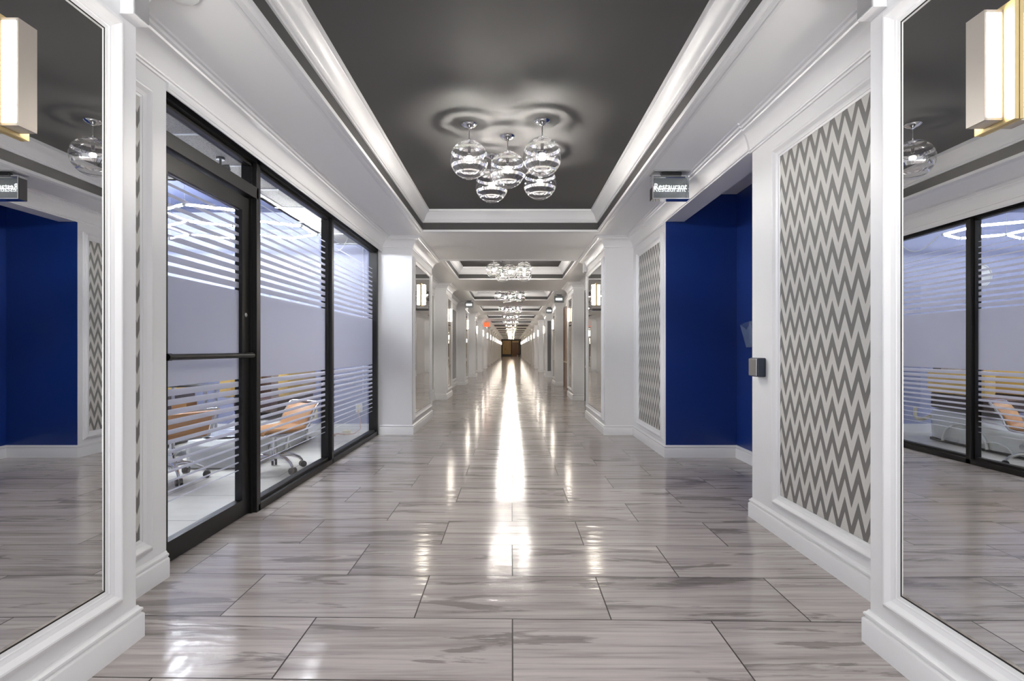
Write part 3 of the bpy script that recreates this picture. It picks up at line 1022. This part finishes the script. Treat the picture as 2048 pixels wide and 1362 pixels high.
# pedicure spa chairs
def spa(label, ox):
    t = thing('pedicure_chair', label, 'pedicure chair', (ox, 0, 0), 0, 'plastic-wrapped pedicure chairs')
    # tub: loft along y from the basin end to the wall end; x is width
    def ring(y, w, zt, zb=0.015):
        pts = []
        n = 20
        for k in range(n + 1):
            a = PI * k / n
            c, sn = math.cos(a), math.sin(a)
            xx = w * (abs(c) ** 0.45) * (1 if c > 0 else -1)
            zz = zt * (0.72 + 0.28 * (abs(sn) ** 0.5))
            pts.append((xx, y, zz))
        pts.append((-w * 0.94, y, zb))
        pts.append((w * 0.94, y, zb))
        return pts
    st = [(4.98, 0.20, 0.22), (5.02, 0.27, 0.27), (5.12, 0.32, 0.285), (5.35, 0.345, 0.29), (5.60, 0.35, 0.30), (5.85, 0.35, 0.335), (6.1, 0.345, 0.39), (6.35, 0.335, 0.43), (6.55, 0.31, 0.44), (6.66, 0.28, 0.42), (6.74, 0.24, 0.38), (6.80, 0.18, 0.32), (6.83, 0.10, 0.24)]
    MB().loft([ring(*q) for q in st]).build('tub', TUBW, t, smooth=True)
    MB().box(-0.30, 0.30, 5.08, 6.68, 0.0, 0.03).box(-0.352, 0.352, 5.16, 6.55, 0.016, 0.030).build('plinth', GAP, t)  # dark strips stand in for the shadow line under the tub
    # basin liner set into the near end
    pts = [(0.28 * math.cos(a), 5.36 + 0.29 * math.sin(a)) for a in [2 * PI * k / 28 for k in range(28)]]
    m = MB()
    rings = []
    for f, z in ((1.06, 0.296), (1.02, 0.304), (0.9, 0.300), (0.6, 0.292), (0.2, 0.290)):
        rings.append([(x * f, 5.36 + (y - 5.36) * f, z) for x, y in pts])
    m.loft(rings)
    m.build('basin_liner', BUBBLE, t, smooth=True)
    # raised arch moulding and round valve on the side seen from the hall
    m = MB()
    arch = [(0.353, 6.12 + 0.30 * math.cos(a), 0.03 + 0.24 * math.sin(a)) for a in [PI * k / 18 for k in range(19)]]
    m.tube(arch, 0.016, 8)
    arch = [(0.353, 5.72 + 0.20 * math.cos(a), 0.03 + 0.09 * math.sin(a)) for a in [PI * k / 14 for k in range(15)]]
    m.tube(arch, 0.010, 8)
    m.build('side_molding', TUBW, t, smooth=True)
    MB().lathe([(0.001, 0.0), (0.026, 0.0), (0.028, 0.008), (0.020, 0.012), (0.001, 0.012)], 24, (0.350, 5.42, 0.13), 'x').build('valve_knob', STEEL, t, smooth=True)
    # seat, arms, back
    MB().box(-0.24, 0.24, 5.86, 6.5, 0.43, 0.58, 0.04).build('seat', BROWNV, t, smooth=True)
    m = MB()
    def bk(y, z):
        return [(-0.26, y - 0.07, z), (-0.20, y - 0.10, z), (0.20, y - 0.10, z), (0.26, y - 0.07, z), (0.26, y + 0.06, z), (-0.26, y + 0.06, z)]
    m.loft([bk(6.50, 0.5), bk(6.56, 0.75), bk(6.66, 1.0), bk(6.78, 1.22), bk(6.82, 1.30)])
    m.build('backrest', BROWNV, t, smooth=True)
    for sx in (-1, 1):
        x0, x1 = sorted((sx * 0.25, sx * 0.40))
        MB().box(x0, x1, 5.80, 6.62, 0.60, 0.90, 0.06).build('armrest', GOLDW, t, smooth=True)
        x0, x1 = sorted((sx * 0.27, sx * 0.36))
        MB().box(x0, x1, 6.05, 6.60, 0.42, 0.605, 0.02).build('arm_support', BROWNV, t)
    # hand shower at the wall end
    m = MB()
    m.tube(curve_pts((0.20, 6.76, 0.30), (0.30, 6.98, 0.12), (0.22, 7.02, 0.36)), 0.022, 10)
    m.build('hand_shower', CREAM, t, smooth=True)
    return t
SPA = spa('white pedicure tub chair with gold plastic-wrapped arms behind the middle pane', -2.86)
dup(SPA, (-4.35, 0, 0), 0, 'second pedicure tub chair deeper in the salon behind the glass door')

# rolling trolley seen through the door stripes
t = thing('salon_trolley', 'dark rolling trolley with clutter seen through the glass door stripes', 'trolley', (-3.55, 5.75, 0), 0.2)
for z in (0.16, 0.44, 0.74):
    MB().box(-0.24, 0.24, -0.18, 0.18, z, z + 0.02, 0.004).build('shelf', BLACKP, t)
for sx in (-0.22, 0.22):
    for sy in (-0.16, 0.16):
        MB().box(sx - 0.012, sx + 0.012, sy - 0.012, sy + 0.012, 0.055, 0.76).build('post', STEEL, t)
        MB().lathe([(0.02, -0.012), (0.025, -0.008), (0.025, 0.008), (0.02, 0.012)], 14, (sx, sy, 0.026), 'x').build('caster', BLACKP, t, smooth=True)
tag(MB().lathe([(0.001, 0.1805), (0.06, 0.1805), (0.075, 0.21), (0.07, 0.24), (0.03, 0.26), (0.001, 0.262)], 20, (-3.50, 5.70, 0)).build('basket', MUSTARD, smooth=True),
    'mustard yellow tub on the bottom shelf of the dark trolley', 'tub')
tag(MB().box(-3.66, -3.50, 5.62, 5.82, 0.4605, 0.60, 0.01).build('cardboard_box', TAN), 'small brown box on the middle shelf of the trolley', 'box')
tag(MB().box(-3.70, -3.48, 5.66, 5.84, 0.7605, 0.88, 0.02).build('towel_stack', CORDW), 'folded white towel on the top of the trolley', 'towel')

# outlet, adapter, loose cords, wall clock
t = thing('wall_outlet', 'white outlet box with plugs low on the salon wall', 'outlet', (-2.12, 7.27, 0.33))
MB().box(-0.045, 0.045, -0.012, -0.0005, -0.06, 0.06, 0.003).build('plate', CORDW, t)
for z in (-0.025, 0.025):
    MB().box(-0.022, 0.022, -0.035, -0.0125, z - 0.018, z + 0.018, 0.004).build('plug', CREAM, t)
tag(MB().tube([(-2.12, 7.22, 0.30), (-2.08, 7.17, 0.20), (-2.06, 7.14, 0.06), (-2.12, 7.05, 0.008), (-2.22, 6.98, 0.008), (-2.34, 7.05, 0.008), (-2.40, 6.95, 0.008), (-2.32, 6.88, 0.008)], 0.006, 6).build('power_lead', CORDP, smooth=True),
    'pinkish cord trailing from the outlet onto the salon floor', 'cord')
tag(MB().box(-2.30, -2.20, 7.11, 7.17, 0.001, 0.04, 0.005).build('power_adapter', CREAM), 'cream power adapter lying on the floor below the outlet', 'adapter')
t = thing('wall_clock', 'pale round clock high on the slate blue salon wall', 'clock', (-3.72, 7.27, 2.17))
MB().lathe([(0.001, -0.001), (0.16, -0.001), (0.16, -0.025), (0.145, -0.028), (0.143, -0.018), (0.001, -0.018)], 48, (0, 0, 0), 'y').build('case', TUBW, t, smooth=True)
MB().box(-0.004, 0.004, -0.0215, -0.0185, 0, 0.10).box(0, 0.07, -0.0215, -0.0185, -0.004, 0.004).build('hands', BLACKP, t)

# ------------------------------------------------------------------ signs
def sign(label, x, y, text, lit=EML, w=0.315, h=0.20):
    t = thing('hanging_sign', label, 'sign', (x, y, ZS))
    MB().box(-w / 2 + 0.005, w / 2 + 0.01, -0.06, 0.09, -0.010, -0.0005, 0.001).build('ceiling_plate', STEEL, t)
    MB().box(-w * 0.27, w * 0.27, -0.030, 0.012, -0.034, -0.0105, 0.002).build('hinge_bar', BLACKP, t)
    z1, z0 = -0.030, -0.030 - h
    fr = MB()
    for (yo, dp) in ((-0.018, 0.010), (0.055, 0.010)):
        fr.sweep([(-w / 2, z0), (w / 2, z0), (w / 2, z1), (-w / 2, z1)], [(0, 0), (0, dp), (-0.008, dp), (-0.008, 0)], -1, lambda a, b, v, yo=yo: (a, yo + v, b), True)
    fr.sweep([(-w / 2, z0), (w / 2, z0), (w / 2, z1), (-w / 2, z1)], [(0, 0), (0, 0.065), (-0.004, 0.065), (-0.004, 0)], -1, lambda a, b, v: (a, -0.010 + v, b), True)
    fr.build('frame', CHROME, t)
    MB().box(-w / 2 + 0.008, w / 2 - 0.008, 0.030, 0.036, z0 + 0.008, z1 - 0.008).build('back_panel', SIGNP, t)
    MB().box(-w / 2 + 0.008, w / 2 - 0.008, -0.014, -0.011, z0 + 0.008, z1 - 0.008).build('front_panel', GLASS, t)
    zc = (z0 + z1) / 2
    if text:
        for k, (yy, sc_, zo, mt) in enumerate(((0.0, 1.0, 0.008, lit), (0.027, 0.96, -0.006, EML_REFL))):  # dimmer second copy imitates the reflection behind the lettering
            fc = bpy.data.curves.new('lettering', 'FONT')
            fc.body = text
            fc.align_x = 'CENTER'
            fc.align_y = 'CENTER'
            fc.size = 0.070 * sc_
            fc.extrude = 0.001
            fc.offset = 0.0003
            o = bpy.data.objects.new('lettering', fc)
            S.collection.objects.link(o)
            bpy.context.view_layer.update()
            me = bpy.data.meshes.new_from_object(o.evaluated_get(bpy.context.evaluated_depsgraph_get()))
            bpy.data.objects.remove(o)
            me.materials.clear()
            me.materials.append(mt)
            wd = max(v.co.x for v in me.vertices) - min(v.co.x for v in me.vertices)
            q = bpy.data.objects.new('lettering', me)
            S.collection.objects.link(q)
            q.parent = t
            q.location = (0, yy, zc + zo)
            q.rotation_euler = (PI / 2, 0, 0)
            q.scale = ((w - 0.040) / wd, 1, 1)
    else:
        MB().box(-w * 0.33, w * 0.33, 0.004, 0.008, zc - 0.03, zc + 0.03).build('lit_face', lit, t)
    return t
SIGNP = mat('silvered_sign_panel', srgb(140, 142, 144), 0.25, 0.5)
EML_REFL = mat('lettering_reflection', (1, 1, 1, 1), 0.4, emit=(1, 1, 1, 1), estr=0.3)
sign('hanging glass sign with glowing white lettering by the blue alcove', 1.345, 4.42, 'Restaurant')
sign('small hanging lit sign before the fourth storefront-side column', -1.31, 16.1, None, w=0.27)
sign('small hanging lit sign before the wood door on the alcove side', 1.30, 14.3, None, w=0.27)
sign('small hanging lit sign beyond the wood door on the alcove side', 1.34, 18.6, None, w=0.24)
t = thing('exit_sign', 'small red lit sign hanging far along the storefront side', 'sign', (-1.33, 28.2, ZS))
MB().box(-0.11, 0.11, -0.02, 0.02, -0.07, -0.0005, 0.003).build('bracket', CREAM, t)
MB().box(-0.165, 0.165, -0.03, 0.03, -0.29, -0.0705, 0.01).build('lit_face', EMR, t)

# white boxes at the column heads
def jbox(label, x, out, y0, y1):
    t = thing('junction_box', label, 'wall box', (0, 0, 0), 0, 'white boxes at the column heads')
    x1 = x + out * 0.052
    MB().box(min(x + out * 0.001, x1), max(x + out * 0.001, x1), y0, y1, 2.425, 2.59, 0.002).build('housing', WHITE, t)
    x2 = x1 + out * 0.004
    MB().box(min(x1 + out * 0.0003, x2), max(x1 + out * 0.0003, x2), y0 + 0.006, y1 - 0.004, 2.431, 2.584).build('cover_plate', STEEL, t)
    return t
jbox('white box with grey cover plate high on the first storefront-side column', COLL[0][0], 1, 1.985, 2.072)
jbox('white box with grey cover plate high on the first alcove-side column', COLR[0][0], -1, 1.945, 2.036)
jbox('small white box high on the second alcove-side column', COLR[1][0], -1, 8.63, 8.745)
def downlight(label, x, y):
    t = thing('ceiling_disc', label, 'ceiling fixture', (x, y, ZS))
    MB().lathe([(0.001, -0.030), (0.045, -0.028), (0.060, -0.018), (0.066, -0.0005)], 36).build('cover', TUBW, t, smooth=True)
    MB().lathe([(0.0665, -0.006), (0.074, -0.004), (0.076, -0.0005), (0.0665, -0.0005)], 36).build('rim', WHITE, t, smooth=True)
downlight('round white fixture on the soffit above the storefront pier', -1.38, 2.19)
downlight('round white fixture on the soffit above the large zigzag panel', 1.33, 2.15)

# door button and leaflet holder
t = thing('door_button', 'square black and steel push button on the white pier edge', 'push button', (WR, 3.445, 1.03))
MB().box(-0.055, -0.0005, -0.06, 0.06, -0.062, 0.062, 0.008).build('housing', NAVYP, t)
MB().box(-0.062, -0.0555, -0.054, 0.054, -0.055, 0.055, 0.002).build('push_plate', STEEL, t)
t = thing('leaflet_holder', 'clear acrylic leaflet holder on the blue alcove wall', 'leaflet holder', (2.385, 5.12, 1.17))
MB().box(-0.004, -0.001, -0.115, 0.115, 0, 0.26).build('back', ACRYLIC, t)
m = MB()
prof = [(-0.115, 0.22), (-0.06, 0.20), (0.0, 0.17), (0.06, 0.20), (0.115, 0.22)]
vs = []
for (y, z) in prof:
    for xo in (0, 0.003):
        vs.append((-0.035 - z * 0.28 + xo, y, z))
        vs.append((-0.035 + xo, y, 0.0))
fs = []
for i in range(4):
    a, b_ = i * 4, i * 4 + 4
    fs += [(a, b_, b_ + 1, a + 1), (a + 2, a + 3, b_ + 3, b_ + 2), (a, a + 2, b_ + 2, b_), (a + 1, b_ + 1, b_ + 3, a + 3)]
fs += [(0, 1, 3, 2), (16, 18, 19, 17)]
m.faces(vs, fs).build('front', ACRYLIC, t)
m = MB()
for y in (-0.115, 0.115):
    m.faces([(-0.004, y, 0), (-0.035, y, 0), (-0.035 - 0.22 * 0.28, y, 0.22), (-0.030, y, 0.25), (-0.004, y, 0.25),
             (-0.004, y * 0.97, 0), (-0.035, y * 0.97, 0), (-0.035 - 0.22 * 0.28, y * 0.97, 0.22), (-0.030, y * 0.97, 0.25), (-0.004, y * 0.97, 0.25)],
            [(0, 1, 2, 3, 4), (9, 8, 7, 6, 5), (0, 5, 6, 1), (1, 6, 7, 2), (2, 7, 8, 3), (3, 8, 9, 4), (4, 9, 5, 0)])
m.build('side', ACRYLIC, t)
MB().box(-0.036, -0.001, -0.115, 0.115, -0.004, 0.0).build('base', ACRYLIC, t)
